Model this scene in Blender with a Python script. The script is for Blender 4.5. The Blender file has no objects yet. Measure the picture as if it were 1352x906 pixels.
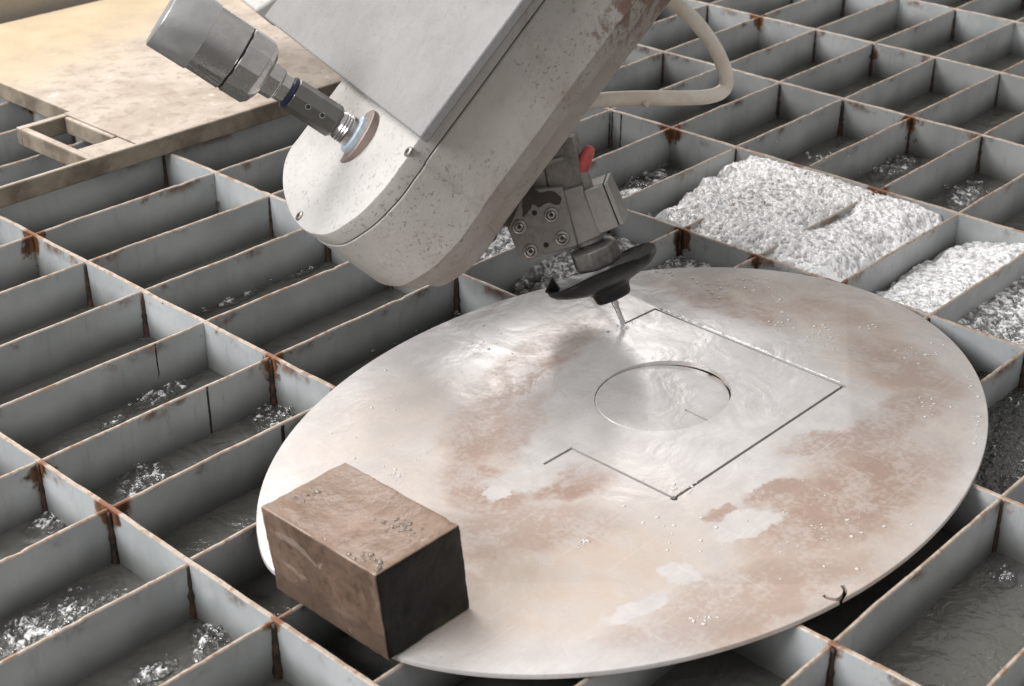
import bpy, bmesh, math, random
import numpy as np
from mathutils import Vector, Matrix, noise as mnoise

random.seed(7); np.random.seed(7)
scene = bpy.context.scene
COL = scene.collection

# ------------------------------------------------------------------ camera
W_PX, H_PX = 1352.0, 906.0
FPX, CX, CY = 2025.8, 676.0, 453.0
CAM = np.array([-0.51178604, -1.00154967, 0.67446262])
RC = np.array([[0.680583026, -0.732670934, -0.00021715953],      # image right
               [-0.346640979, -0.321736018, -0.88109362],        # image down
               [0.645481817, 0.599732639, -0.472941842]])        # forward
cam_data = bpy.data.cameras.new('camera')
cam = bpy.data.objects.new('camera', cam_data); COL.objects.link(cam)
cam_data.sensor_width = 36.0
cam_data.lens = FPX / W_PX * 36.0
cam_data.clip_start = 0.02; cam_data.clip_end = 100.0
M = Matrix.Identity(4)
for r in range(3):
    M[r][0] = RC[0][r]; M[r][1] = -RC[1][r]; M[r][2] = -RC[2][r]; M[r][3] = CAM[r]
cam.matrix_world = M
cam_data.dof.use_dof = True
cam_data.dof.focus_distance = 1.38
cam_data.dof.aperture_fstop = 14.0
scene.camera = cam

# ------------------------------------------------------------------ world and lamps (a workshop hall)
world = bpy.data.worlds.new('World'); scene.world = world; world.use_nodes = True
bg = world.node_tree.nodes['Background']
wt = world.node_tree; tc = wt.nodes.new('ShaderNodeTexCoord'); sx = wt.nodes.new('ShaderNodeSeparateXYZ'); cr = wt.nodes.new('ShaderNodeValToRGB')
wt.links.new(tc.outputs['Generated'], sx.inputs[0]); mp = wt.nodes.new('ShaderNodeMapRange'); mp.inputs['From Min'].default_value = -1
wt.links.new(sx.outputs[2], mp.inputs['Value']); wt.links.new(mp.outputs[0], cr.inputs[0]); wt.links.new(cr.outputs[0], bg.inputs[0])
cr.color_ramp.elements[0].position = .42; cr.color_ramp.elements[0].color = (.20, .195, .19, 1)
cr.color_ramp.elements[1].position = .80; cr.color_ramp.elements[1].color = (1.0, .975, .95, 1)
bg.inputs[1].default_value = 0.50

def area_lamp(name, loc, target, sx, sy, energy, color):
    ld = bpy.data.lights.new(name, 'AREA'); ld.shape = 'RECTANGLE'; ld.size = sx; ld.size_y = sy
    ld.energy = energy; ld.color = color
    o = bpy.data.objects.new(name, ld); COL.objects.link(o); o.location = loc
    o.rotation_euler = (Vector(target) - Vector(loc)).to_track_quat('-Z', 'Y').to_euler()
    return o
area_lamp('hall_window_light', (-2.9, 0.5, 2.3), (0.3, -0.1, 0), 1.8, 1.3, 106, (0.985, 0.985, 1.0))
area_lamp('hall_ceiling_light', (-0.2, 2.3, 3.3), (0.4, -0.1, 0), 2.3, 1.7, 118, (1.0, 0.962, 0.93))
area_lamp('hall_ceiling_light', (4.2, 4.1, 2.9), (0.3, -0.1, 0), 2.6, 1.5, 60, (1.0, 0.965, 0.94))

vs = scene.view_settings
vs.view_transform = 'Standard'; vs.look = 'None'; vs.exposure = 0.38; vs.gamma = 1.0
scene.render.engine = 'CYCLES'
scene.cycles.caustics_reflective = False; scene.cycles.caustics_refractive = False
scene.cycles.max_bounces = 7; scene.cycles.transmission_bounces = 5; scene.cycles.glossy_bounces = 3; scene.cycles.diffuse_bounces = 3

# ------------------------------------------------------------------ pixel helpers
def ray(u, v): return RC.T @ np.array([(u - CX) / FPX, (v - CY) / FPX, 1.0])
def hit(u, v, z=0.0): d = ray(u, v); return CAM + d * (z - CAM[2]) / d[2]
def at_depth(u, v, dep): return CAM + ray(u, v) * dep
def on_plane(u, v, P0, N): d = ray(u, v); return CAM + d * ((P0 - CAM) @ N) / (d @ N)
def px(X): c = RC @ (np.asarray(X) - CAM); return c[:2] / c[2] * FPX + [CX, CY]
def depth(X): return RC[2] @ (np.asarray(X) - CAM)
def camdir(x, y, z): v = RC.T @ np.array([x, y, z], float); return v / np.linalg.norm(v)

# ------------------------------------------------------------------ object helpers
def tag(o, label=None, cat=None, group=None, kind=None):
    if label: o['label'] = label
    if cat: o['category'] = cat
    if group: o['group'] = group
    if kind: o['kind'] = kind
    return o
def empty(name, loc=(0, 0, 0), parent=None):
    o = bpy.data.objects.new(name, None); COL.objects.link(o); o.location = loc; o.empty_display_size = .02
    if parent: o.parent = parent
    return o
def link(name, me, mat=None, parent=None, smooth=None, bevel=None, seg=2):
    o = bpy.data.objects.new(name, me); COL.objects.link(o)
    if mat and not me.materials: me.materials.append(mat)
    if smooth is not None:
        me.polygons.foreach_set('use_smooth', [True] * len(me.polygons))
        me.set_sharp_from_angle(angle=math.radians(smooth))
    if bevel:
        m = o.modifiers.new('bevel', 'BEVEL'); m.width = bevel; m.segments = seg; m.limit_method = 'ANGLE'
        m.angle_limit = math.radians(35); m.harden_normals = False
    if parent:
        o.parent = parent
        o.matrix_parent_inverse = Matrix.Translation(parent_world(parent)).inverted()
    return o
def parent_world(p):
    loc = Vector(p.location)
    return loc
def mesh_from(name, verts, faces):
    me = bpy.data.meshes.new(name); me.from_pydata([tuple(map(float, v)) for v in verts], [], faces); me.update()
    bm = bmesh.new(); bm.from_mesh(me); bmesh.ops.recalc_face_normals(bm, faces=bm.faces); bm.to_mesh(me); bm.free()
    return me
def loft_mesh(name, rings, cap0=True, cap1=True, closed=True):
    n = len(rings[0]); V = [p for r in rings for p in r]; F = []
    for a in range(len(rings) - 1):
        for i in range(n if closed else n - 1):
            j = (i + 1) % n
            F.append((a * n + i, a * n + j, (a + 1) * n + j, (a + 1) * n + i))
    if cap0: F.append(tuple(range(n))[::-1])
    if cap1: F.append(tuple(range((len(rings) - 1) * n, len(rings) * n)))
    return mesh_from(name, V, F)
def frame_for(axis):
    a = np.asarray(axis, float); a = a / np.linalg.norm(a)
    h = np.array([0, 0, 1.0]) if abs(a[2]) < .9 else np.array([1.0, 0, 0])
    x = np.cross(h, a); x /= np.linalg.norm(x); return x, np.cross(a, x), a
def lathe(name, P0, axis, prof, seg=48, phase=0.0, cap0=True, cap1=True):
    x, y, a = frame_for(axis); rings = []
    for s, r in prof:
        rings.append([P0 + a * s + r * (math.cos(t) * x + math.sin(t) * y)
                      for t in (phase + 2 * math.pi * k / seg for k in range(seg))])
    return loft_mesh(name, rings, cap0, cap1)
def prism(name, pts, vec):
    pts = [np.asarray(p) for p in pts]
    return loft_mesh(name, [pts, [p + vec for p in pts]])
def tube_mesh(name, pts, rad, seg=16):
    rings = []; pts = [np.asarray(p, float) for p in pts]
    up = np.array([0, 0, 1.0])
    for i, p in enumerate(pts):
        t = pts[min(i + 1, len(pts) - 1)] - pts[max(i - 1, 0)]; t /= np.linalg.norm(t)
        x = np.cross(up, t)
        if np.linalg.norm(x) < 1e-3: x = np.array([1.0, 0, 0])
        x /= np.linalg.norm(x); y = np.cross(t, x)
        r = rad[i] if hasattr(rad, '__len__') else rad
        rings.append([p + r * (math.cos(2 * math.pi * k / seg) * x + math.sin(2 * math.pi * k / seg) * y) for k in range(seg)])
    return loft_mesh(name, rings)
def spline(pts, n=12):
    P = [np.asarray(p, float) for p in pts]; P = [2 * P[0] - P[1]] + P + [2 * P[-1] - P[-2]]; out = []
    for i in range(1, len(P) - 2):
        for k in range(n):
            t = k / n; a, b, c, d = P[i - 1:i + 3]
            out.append(.5 * ((2 * b) + (c - a) * t + (2 * a - 5 * b + 4 * c - d) * t ** 2 + (3 * b - a - 3 * c + d) * t ** 3))
    out.append(P[-2]); return out

# ------------------------------------------------------------------ node helpers
class Mat:
    def __init__(s, name):
        s.m = bpy.data.materials.new(name); s.m.use_nodes = True; s.t = s.m.node_tree
        s.b = s.t.nodes['Principled BSDF']
    def n(s, typ, **kw):
        nd = s.t.nodes.new(typ)
        for k, v in kw.items():
            if k.startswith('i_'): s.put(nd, k[2:], v)
            else: setattr(nd, k, v)
        return nd
    def put(s, nd, key, v):
        key = int(key) if key.isdigit() else key.replace('_', ' ')
        if isinstance(v, bpy.types.NodeSocket): s.t.links.new(v, nd.inputs[key])
        else: nd.inputs[key].default_value = v
    def math(s, op, a, b=0.0, c=0.0, clamp=False):
        nd = s.t.nodes.new('ShaderNodeMath'); nd.operation = op; nd.use_clamp = clamp
        for i, v in enumerate((a, b, c)): s.put(nd, str(i), v)
        return nd.outputs[0]
    def vmath(s, op, a, b):
        nd = s.t.nodes.new('ShaderNodeVectorMath'); nd.operation = op
        s.put(nd, '0', a); s.put(nd, '1', b)
        return nd.outputs['Value'] if op in ('DOT_PRODUCT', 'LENGTH', 'DISTANCE') else nd.outputs[0]
    def noise(s, vec, scale, detail=4, rough=.55, dist=0.0, out='Fac'):
        nd = s.n('ShaderNodeTexNoise'); nd.inputs['Scale'].default_value = scale
        nd.inputs['Detail'].default_value = detail; nd.inputs['Roughness'].default_value = rough
        nd.inputs['Distortion'].default_value = dist
        if vec is not None: s.t.links.new(vec, nd.inputs['Vector'])
        return nd.outputs[out]
    def scaled(s, vec, sc): return s.vmath('MULTIPLY', vec, sc)
    def ramp(s, fac, a, b, lo=0.0, hi=1.0):
        nd = s.n('ShaderNodeMapRange', interpolation_type='SMOOTHSTEP'); s.put(nd, 'Value', fac)
        for k, v in (('From Min', a), ('From Max', b), ('To Min', lo), ('To Max', hi)): nd.inputs[k].default_value = v
        return nd.outputs[0]
    def mix(s, fac, a, b):
        nd = s.t.nodes.new('ShaderNodeMix'); nd.data_type = 'RGBA'
        s.put(nd, '0', fac)
        for idx, v in ((6, a), (7, b)):
            if isinstance(v, bpy.types.NodeSocket): s.t.links.new(v, nd.inputs[idx])
            else: nd.inputs[idx].default_value = (*v, 1) if len(v) == 3 else v
        return nd.outputs[2]
    def bump(s, h, strength, dist, normal=None):
        nd = s.n('ShaderNodeBump'); nd.inputs['Strength'].default_value = strength; nd.inputs['Distance'].default_value = dist
        s.t.links.new(h, nd.inputs['Height'])
        if normal: s.t.links.new(normal, nd.inputs['Normal'])
        return nd.outputs[0]
    def set(s, **kw):
        for k, v in kw.items():
            key = k.replace('_', ' ')
            if isinstance(v, bpy.types.NodeSocket): s.t.links.new(v, s.b.inputs[key])
            elif key == 'Base Color': s.b.inputs[key].default_value = (*v, 1)
            else: s.b.inputs[key].default_value = v
        return s
    def pos(s): return s.n('ShaderNodeNewGeometry').outputs['Position']
    def obj(s): return s.n('ShaderNodeTexCoord').outputs['Object']

# ------------------------------------------------------------------ dimensions
PX_, QY = 0.24184, 0.1          # slat spacing along X and Y
TA, TB = 0.0043, 0.0036         # slat thickness
ZW = -0.050                     # water level
SLAT_H = 0.16

# ------------------------------------------------------------------ slat materials
def slat_material(name, axis):
    k = Mat(name); P = k.pos(); sep = k.n('ShaderNodeSeparateXYZ', i_0=P)
    c = sep.outputs[axis]; step = PX_ if axis == 0 else QY
    fr = k.math('FRACT', k.math('ADD', k.math('DIVIDE', c, step), 100.5))
    dj = k.math('MULTIPLY', k.math('ABSOLUTE', k.math('SUBTRACT', fr, .5)), step)       # metres to the nearest joint
    z = sep.outputs[2]
    n1 = k.noise(P, 9, 3); n2 = k.noise(P, 60, 5, .6); n3 = k.noise(k.scaled(P, (130, 130, 22)), 1, 4, .6)
    # blotchy blue grey paint with scale and drip marks
    base = k.mix(k.ramp(n1, .3, .7), (.37, .39, .395), (.52, .54, .545))
    base = k.mix(k.ramp(n2, .52, .75, 0, .5), base, (.50, .50, .48))
    base = k.mix(k.ramp(n3, .55, .8, 0, .35), base, (.20, .20, .19))
    # rust: at the joints and under the top edge
    rag = k.noise(k.scaled(P, (1, 1, .5)), 34, 4, .62)
    near = k.ramp(k.math('ADD', dj, k.math('MULTIPLY', k.math('SUBTRACT', rag, .5), .030)), .000, .034, 1, 0)
    top = k.ramp(z, -.035, -.001)
    patch = k.ramp(k.noise(P, 5.5, 3, .6), .47, .59)
    amt = k.math('MULTIPLY', k.math('MULTIPLY', near, k.math('ADD', k.math('MULTIPLY', top, .6), .4)), k.math('ADD', k.math('MULTIPLY', patch, .98), .02))
    rust = k.ramp(k.math('ADD', amt, k.math('MULTIPLY', k.math('SUBTRACT', n2, .5), 1.5)), .42, .68)
    edge = k.math('MULTIPLY', k.ramp(k.math('ADD', z, k.math('MULTIPLY', n3, .012)), -.009, .002), k.ramp(k.noise(P, 13, 5, .68), .53, .64))
    rust = k.math('MAXIMUM', rust, k.math('MULTIPLY', edge, .8))
    rcol = k.mix(k.ramp(n3, .35, .65), (.060, .028, .016), (.22, .095, .042))
    col = k.mix(rust, base, rcol)
    # tan halo of runny rust round it
    halo = k.math('MULTIPLY', k.ramp(k.math('ADD', amt, k.math('MULTIPLY', k.math('SUBTRACT', n3, .5), .8)), .3, .8), .55)
    col = k.mix(k.math('MULTIPLY', halo, k.math('SUBTRACT', 1.0, rust)), col, (.36, .30, .22))
    # shade down in the cells painted in towards the water; mask also adds gloss
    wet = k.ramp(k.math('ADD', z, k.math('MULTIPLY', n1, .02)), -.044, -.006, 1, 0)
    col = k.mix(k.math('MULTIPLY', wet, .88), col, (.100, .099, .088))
    # bare worn top edge
    nz = k.n('ShaderNodeSeparateXYZ', i_0=k.n('ShaderNodeNewGeometry').outputs['True Normal']).outputs[2]
    tn = k.noise(P, 45, 4, .65)
    tcol = k.mix(k.ramp(tn, .38, .62), (.33, .25, .185), (.55, .49, .43))
    tcol = k.mix(k.math('MULTIPLY', k.ramp(tn, .50, .62), .85), tcol, (.26, .135, .065))
    tr = k.ramp(k.math('ADD', k.math('MULTIPLY', near, k.math('ADD', k.math('MULTIPLY', patch, .6), .3)), k.math('MULTIPLY', k.math('SUBTRACT', n2, .5), 1.2)), .45, .7)
    tcol = k.mix(tr, tcol, (.20, .085, .042))
    col = k.mix(k.ramp(nz, .3, .7), col, tcol)
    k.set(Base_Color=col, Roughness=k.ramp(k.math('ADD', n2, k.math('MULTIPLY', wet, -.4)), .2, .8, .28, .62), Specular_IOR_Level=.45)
    h = k.math('ADD', k.math('MULTIPLY', n2, .6), k.math('MULTIPLY', rust, .7))
    k.set(Normal=k.bump(h, .5, .0012))
    return k.m
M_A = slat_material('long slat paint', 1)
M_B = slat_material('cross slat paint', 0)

k = Mat('weld rust'); P = k.pos(); n = k.noise(P, 90, 5, .65)
k.set(Base_Color=k.mix(k.ramp(n, .4, .65), (.022, .016, .012), (.085, .045, .027)), Roughness=.55, Normal=k.bump(n, .8, .002)); M_WELD = k.m

# ------------------------------------------------------------------ water under the grating
def murky(k, diffuse, fac, tint, normal, rough=.05, ior=1.6):
    df = k.n('ShaderNodeBsdfDiffuse'); k.put(df, 'Color', diffuse); tr = k.n('ShaderNodeBsdfTransparent'); tr.inputs[0].default_value = (*tint, 1)
    gl = k.n('ShaderNodeBsdfGlossy'); gl.inputs['Roughness'].default_value = rough; fr = k.n('ShaderNodeFresnel'); fr.inputs['IOR'].default_value = ior
    m0 = k.n('ShaderNodeMixShader'); k.put(m0, '0', fac); k.t.links.new(tr.outputs[0], m0.inputs[1]); k.t.links.new(df.outputs[0], m0.inputs[2])
    mx = k.n('ShaderNodeMixShader'); k.t.links.new(fr.outputs[0], mx.inputs[0]); k.t.links.new(m0.outputs[0], mx.inputs[1]); k.t.links.new(gl.outputs[0], mx.inputs[2])
    for nd in (gl, fr, df): k.t.links.new(normal, nd.inputs['Normal'])
    k.t.links.new(mx.outputs[0], k.t.nodes['Material Output'].inputs['Surface'])
    return mx
k = Mat('tank water'); P = k.pos()
n = k.math('ADD', k.noise(P, 34, 4, .55, .8), k.math('MULTIPLY', k.noise(P, 95, 3, .5, .5), .30)); n2 = k.noise(P, 6, 2, .5)
murky(k, k.mix(n2, (.125, .124, .110), (.185, .182, .165)), .62, (.75, .75, .68), k.bump(n, .75, .007)); M_WATER = k.m
k = Mat('tank bottom'); k.set(Base_Color=k.mix(k.noise(k.pos(), 20), (.05, .048, .040), (.09, .085, .07)), Roughness=.8)
tag(link('tank_bottom', mesh_from('tank_bottom', [(-3, -3, -.17), (4, -3, -.17), (4, 4, -.17), (-3, 4, -.17)], [(0, 1, 2, 3)]), k.m), 'muddy bottom of the cutting table tank', 'tank bottom', kind='structure')
me = mesh_from('water', [(-3, -3, ZW), (4, -3, ZW), (4, 4, ZW), (-3, 4, ZW)], [(0, 1, 2, 3)])
tag(link('water', me, M_WATER), 'dark murky water standing below the slats of the cutting table', 'water', kind='structure')

# ------------------------------------------------------------------ slat grating
grating = empty('slat_grating', (0, 0, ZW))
tag(grating, 'blue grey steel slat grating with rusty joints standing over the water', 'grating')
I0, I1 = -2, 10
J0, J1 = -14, 11          # j runs towards -Y
def wavy_slat(name, L, t, h, ztop, along, mat, nseg):
    """a flat bar with rounded worn top corners and slightly uneven top line"""
    prof = [(-t / 2, -h), (-t / 2, -.0011), (-t / 2 + .0009, 0), (t / 2 - .0009, 0), (t / 2, -.0011), (t / 2, -h)]
    rings = []
    off = random.random() * 50
    for s in range(nseg + 1):
        u = L * s / nseg
        wob = .0013 * (mnoise.noise(Vector((u * 11 + off, 3, 1)))) ; dz = .0005 * mnoise.noise(Vector((u * 30 + off, 9, 4))) + .0004 * mnoise.noise(Vector((u * 150 + off, 2, 4))) - .0016 * max(0, mnoise.noise(Vector((u * 40 + off, 6, 1))) - .42) * 3
        ring = []
        for (a, b) in prof:
            zz = ztop + b + (dz if b > -.01 else 0)
            ring.append(((u, a + wob, zz) if along == 'x' else (a + wob, u, zz)))
        rings.append([np.array(q) for q in ring])
    return loft_mesh(name, rings)
ylen = (J1 - J0) * QY
for i in range(I0, I1 + 1):
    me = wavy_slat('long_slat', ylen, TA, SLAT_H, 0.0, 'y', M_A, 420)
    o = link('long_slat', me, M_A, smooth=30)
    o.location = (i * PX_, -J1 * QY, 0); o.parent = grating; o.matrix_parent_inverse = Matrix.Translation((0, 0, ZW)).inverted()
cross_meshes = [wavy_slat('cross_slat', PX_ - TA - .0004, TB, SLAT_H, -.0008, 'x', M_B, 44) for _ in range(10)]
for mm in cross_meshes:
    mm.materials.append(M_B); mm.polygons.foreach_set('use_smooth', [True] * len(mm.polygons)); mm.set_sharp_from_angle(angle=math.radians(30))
def weld_mesh():
    rings = []; off = random.random() * 90
    for s in range(15):
        zz = -.001 - s * .0052
        r = (.0016 + .0030 * (s / 14) ** .8) * (1 + .55 * mnoise.noise(Vector((s * .8 + off, 1, 2))))
        rings.append([np.array((r * math.cos(a) * 1.0, r * math.sin(a), zz)) for a in (2 * math.pi * q / 7 for q in range(7))])
    return loft_mesh('weld_bead', rings)
weld_meshes = [weld_mesh() for _ in range(8)]
for mm in weld_meshes:
    mm.materials.append(M_WELD); mm.polygons.foreach_set('use_smooth', [True] * len(mm.polygons))
for i in range(I0, I1):
    for j in range(J0 + 1, J1):
        c = px((((i + .5) * PX_), -j * QY, 0))
        if not (-330 < c[0] < 1352 + 330 and -260 < c[1] < 906 + 260): continue
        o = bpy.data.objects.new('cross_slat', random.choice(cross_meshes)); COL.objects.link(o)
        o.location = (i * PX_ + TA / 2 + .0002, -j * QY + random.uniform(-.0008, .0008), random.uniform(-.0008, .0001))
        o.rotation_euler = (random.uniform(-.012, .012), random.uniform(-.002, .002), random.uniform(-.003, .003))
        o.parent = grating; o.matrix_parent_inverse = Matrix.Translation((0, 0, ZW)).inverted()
        c = px(((i + 1) * PX_, -j * QY, 0))
        if -30 < c[0] < 1382 and -60 < c[1] < 936 and random.random() < .8:
            o = bpy.data.objects.new('weld_bead', random.choice(weld_meshes)); COL.objects.link(o)
            o.location = ((i + 1) * PX_ - TA / 2 - .0008, -j * QY - TB / 2 - .0006, -.002)
            o.rotation_euler = (0, 0, random.random() * 6.28); 
            sc = random.uniform(.7, 1.25); o.scale = (sc, sc, random.uniform(.75, 1.05))
            o.parent = grating; o.matrix_parent_inverse = Matrix.Translation((0, 0, ZW)).inverted()

# long black streaks down a few slat faces
k = Mat('black streak'); P = k.pos(); n = k.noise(P, 110, 4, .6)
k.set(Base_Color=k.mix(n, (.012, .012, .011), (.06, .05, .042)), Roughness=.25, Normal=k.bump(n, .5, .002)); M_STREAK = k.m
for u, v, ax in ((205, 454, 'y'), (277, 512, 'y'), (372, 560, 'y'), (216, 399, 'x'), (800, 150, 'x'), (812, 153, 'x')):
    p = hit(u, v, -.001); w0 = random.uniform(.0014, .0022); rings = []
    if ax == 'y': p[1] = round(p[1] / QY) * QY - TB / 2
    else: p[0] = round(p[0] / PX_) * PX_ - TA / 2
    for q in range(13):
        zz = -.0015 - q * .0042; wd = w0 * (1 + .5 * mnoise.noise(Vector((q * .7, u, v)))) * (.6 if q in (0, 12) else 1); sh = .0012 * mnoise.noise(Vector((q * .35, v, u)))
        t = .0005 if 0 < q < 12 else -.0008
        if ax == 'y': rings.append([np.array((p[0] + sh + wd * a, p[1] - t * b - .0001, zz)) for a, b in ((-1, -1.2), (-.5, .8), (.5, .8), (1, -1.2))])
        else: rings.append([np.array((p[0] - t * b - .0001, p[1] + sh + wd * a, zz)) for a, b in ((-1, -1.2), (-.5, .8), (.5, .8), (1, -1.2))])
    link('streak_mark', loft_mesh('streak_mark', rings), M_STREAK, grating, smooth=60)

# ------------------------------------------------------------------ oval plate with its cuts
PT = 0.0045
PC = np.array([0.3665, -0.3333]); PA = (0.3535, 0.2568)
Z0 = 0.0008
ZT = Z0 + PT
def bool_cut(o, cutters):
    for c in cutters:
        m = o.modifiers.new('cut', 'BOOLEAN'); m.operation = 'DIFFERENCE'; m.object = c; m.solver = 'EXACT'
    bpy.context.view_layer.update()
    dg = bpy.context.evaluated_depsgraph_get()
    me = bpy.data.meshes.new_from_object(o.evaluated_get(dg))
    o.modifiers.clear(); o.data = me
    for c in cutters: bpy.data.objects.remove(c)
def kerf(pts, w=.0026, z0=-.02, z1=.03):
    """closed thin strip along a polyline (world XY)"""
    pts = [np.array(p[:2]) for p in pts]; L = []; Rr = []
    for i, p in enumerate(pts):
        a = pts[max(i - 1, 0)]; b = pts[min(i + 1, len(pts) - 1)]
        if 0 < i < len(pts) - 1:
            t1 = (p - a) / np.linalg.norm(p - a); t2 = (b - p) / np.linalg.norm(b - p)
            nn = np.array([-(t1 + t2)[1], (t1 + t2)[0]]); nn /= np.linalg.norm(nn); nn /= max(.5, nn @ np.array([-t1[1], t1[0]]))
        else:
            t = (b - a) / np.linalg.norm(b - a); nn = np.array([-t[1], t[0]])
        L.append(p + nn * w / 2); Rr.append(p - nn * w / 2)
    loop = L + Rr[::-1]
    me = loft_mesh('cutter', [[np.array((*q, z0)) for q in loop], [np.array((*q, z1)) for q in loop]])
    return link('cutter', me)
def ellipse_loop(c, a, b, n=160): return [np.array((c[0] + a * math.cos(2 * math.pi * k / n), c[1] + b * math.sin(2 * math.pi * k / n))) for k in range(n)]
def cyl_cut(c, a, b, n=64, z0=-.02, z1=.03):
    lp = ellipse_loop(c, a, b, n)
    return link('cutter', loft_mesh('cutter', [[np.array((*q, z0)) for q in lp], [np.array((*q, z1)) for q in lp]]))
HC = hit(875.5, 521, ZT)[:2]; HA = (.0660, .0545)
def plate_loop(s):
    out = []
    for q in ellipse_loop((0, 0), PA[0] + s, PA[1] + s, 220):
        th = math.degrees(math.atan2(q[1] / PA[1], q[0] / PA[0])); f_ = 1 - .035 * math.exp(-((th % 360 - 178.0) / 13.0) ** 4)
        out.append(np.array((PC[0] + q[0] * f_, PC[1] + q[1] * f_)))
    return out
rings = []
for s, z in ((-.0005, 0), (0, .0005), (0, PT - .0014), (-.0004, PT - .0005), (-.0014, PT)):
    rings.append([np.array((*q, Z0 + z)) for q in plate_loop(s)])
plate_me = loft_mesh('oval_plate', rings)
plate = link('oval_plate', plate_me)
K = lambda *pp: [hit(u, v, ZT) for u, v in pp]
cut = [kerf(K((718, 613), (755, 592), (890, 658), (1113, 510), (865, 408), (823, 428))),
       cyl_cut(HC, *HA, 96),
       kerf(spline(K((1087, 786), (1094, 790), (1105, 791.5), (1113, 787), (1116, 780), (1112, 773)), 4), .0032),
       cyl_cut(hit(803, 438, ZT), .0018, .0018, 16), cyl_cut(hit(1113, 510, ZT), .0026, .0026, 16), cyl_cut(hit(890, 658, ZT), .003, .003, 16)]
bool_cut(plate, cut)

k = Mat('wet stained steel'); P = k.pos()
warp = k.vmath('ADD', P, k.scaled(k.vmath('SUBTRACT', k.noise(P, 26, 5, .62, 0, 'Color'), (.5, .5, .5)), (.045, .045, 0)))
warp = k.vmath('ADD', warp, k.scaled(k.vmath('SUBTRACT', k.noise(P, 110, 4, .6, 0, 'Color'), (.5, .5, .5)), (.010, .010, 0)))
def blob(c, a, b, soft=.55):
    """1 inside an ellipse given by its centre and one half axis in the picture, laid out on the plate"""
    a = np.array(a, float); bb = np.array([-a[1], a[0]]); bb = bb / np.linalg.norm(bb) * b
    p0 = hit(*c, ZT)[:2]; A = hit(c[0] + a[0], c[1] + a[1], ZT)[:2] - p0; B = hit(c[0] + bb[0], c[1] + bb[1], ZT)[:2] - p0
    inv = np.linalg.inv(np.column_stack([A, B]))
    q = k.vmath('SUBTRACT', warp, (p0[0], p0[1], 0))
    u = k.vmath('DOT_PRODUCT', q, (inv[0][0], inv[0][1], 0)); v = k.vmath('DOT_PRODUCT', q, (inv[1][0], inv[1][1], 0))
    r = k.math('SQRT', k.math('ADD', k.math('MULTIPLY', u, u), k.math('MULTIPLY', v, v)))
    return k.ramp(r, 1 - soft * .5, 1 + soft * .5, 1, 0)
def union(lst):
    out = None
    for w, m in lst:
        m = k.math('MULTIPLY', m, w); out = m if out is None else k.math('MAXIMUM', out, m)
    return out
tan = union([(.55, blob((560, 700), (140, 40), 120, 1)), (.45, blob((800, 700), (200, -20), 60, 1)), (.5, blob((1230, 560), (40, -90), 60, 1)), (.9, blob((720, 765), (240, -30), 85, .9)), (.55, blob((500, 560), (110, -50), 45, 1)), (.8, blob((1050, 400), (170, 34), 34, .8)),
             (.85, blob((1165, 470), (85, 40), 48, .9)), (.9, blob((1110, 690), (130, -90), 95, .8)), (.85, blob((1075, 790), (140, -55), 34, .7)),
             (.6, blob((620, 590), (60, 10), 60, .9)), (.5, blob((560, 640), (80, 30), 40, .8)), (.35, blob((830, 640), (70, 30), 40, .9))])
rust = union([(.9, blob((955, 402), (85, 28), 13, .8)), (.9, blob((690, 485), (70, -60), 30, .9)), (.85, blob((745, 448), (55, -30), 22, .9)), (.8, blob((640, 565), (40, -50), 34, .9)),
              (.95, blob((765, 632), (66, -16), 25, .6)), (.85, blob((640, 645), (66, 22), 32, .8)), (.7, blob((690, 695), (120, -6), 32, 1)), (.6, blob((600, 720), (60, 20), 40, 1)),
              (.9, blob((1120, 655), (118, -52), 58, .9)), (.85, blob((1085, 583), (62, -12), 16, .6)), (.8, blob((1165, 565), (80, -46), 30, .9)), (.55, blob((1180, 640), (60, -60), 50, 1)),
              (.9, blob((1030, 645), (42, -16), 13, .5)), (.85, blob((960, 680), (26, -10), 10, .5)), (.65, blob((1000, 790), (150, -50), 44, .9)), (.5, blob((880, 830), (80, -16), 22, .9)),
              (.7, blob((1190, 485), (75, 36), 28, .9)), (.6, blob((690, 560), (34, -44), 24, .8)), (.5, blob((1080, 410), (90, 22), 16, .9))])
clean = union([(1, blob((905, 757), (34, 3), 15, .25)), (1, blob((838, 803), (46, -22), 12, .4)), (1, blob((985, 692), (46, -14), 18, .3)),
               (.9, blob((700, 628), (58, -12), 15, .5)), (1, blob((652, 650), (16, -3), 10, .2)), (1, blob((880, 545), (150, -30), 85, .5)),
               (.8, blob((1010, 560), (80, -50), 40, .8))])
fine = k.noise(k.scaled(P, (1, 1, 1)), 240, 4, .65); mid = k.noise(P, 34, 5, .6); brush = k.noise(k.scaled(P, (30, 420, 1)), 1, 3, .6)
keep = k.math('SUBTRACT', 1.0, k.math('MULTIPLY', clean, .93))
tanm = k.math('MULTIPLY', k.math('MULTIPLY', tan, keep), k.ramp(mid, .25, .62, .45, 1))
rustm = k.math('MULTIPLY', k.math('MULTIPLY', rust, keep), k.ramp(k.math('ADD', mid, k.math('MULTIPLY', k.math('SUBTRACT', fine, .5), .7)), .3, .6, .35, 1))
col = k.mix(k.ramp(mid, .3, .7), (.55, .522, .51), (.64, .617, .605))
col = k.mix(k.ramp(brush, .35, .65, 0, .12), col, (.36, .35, .34))
col = k.mix(tanm, col, (.495, .408, .34))
col = k.mix(rustm, col, (.315, .215, .17))
col = k.mix(k.math('MULTIPLY', k.ramp(fine, .62, .72), .35), col, (.40, .33, .28))
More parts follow.
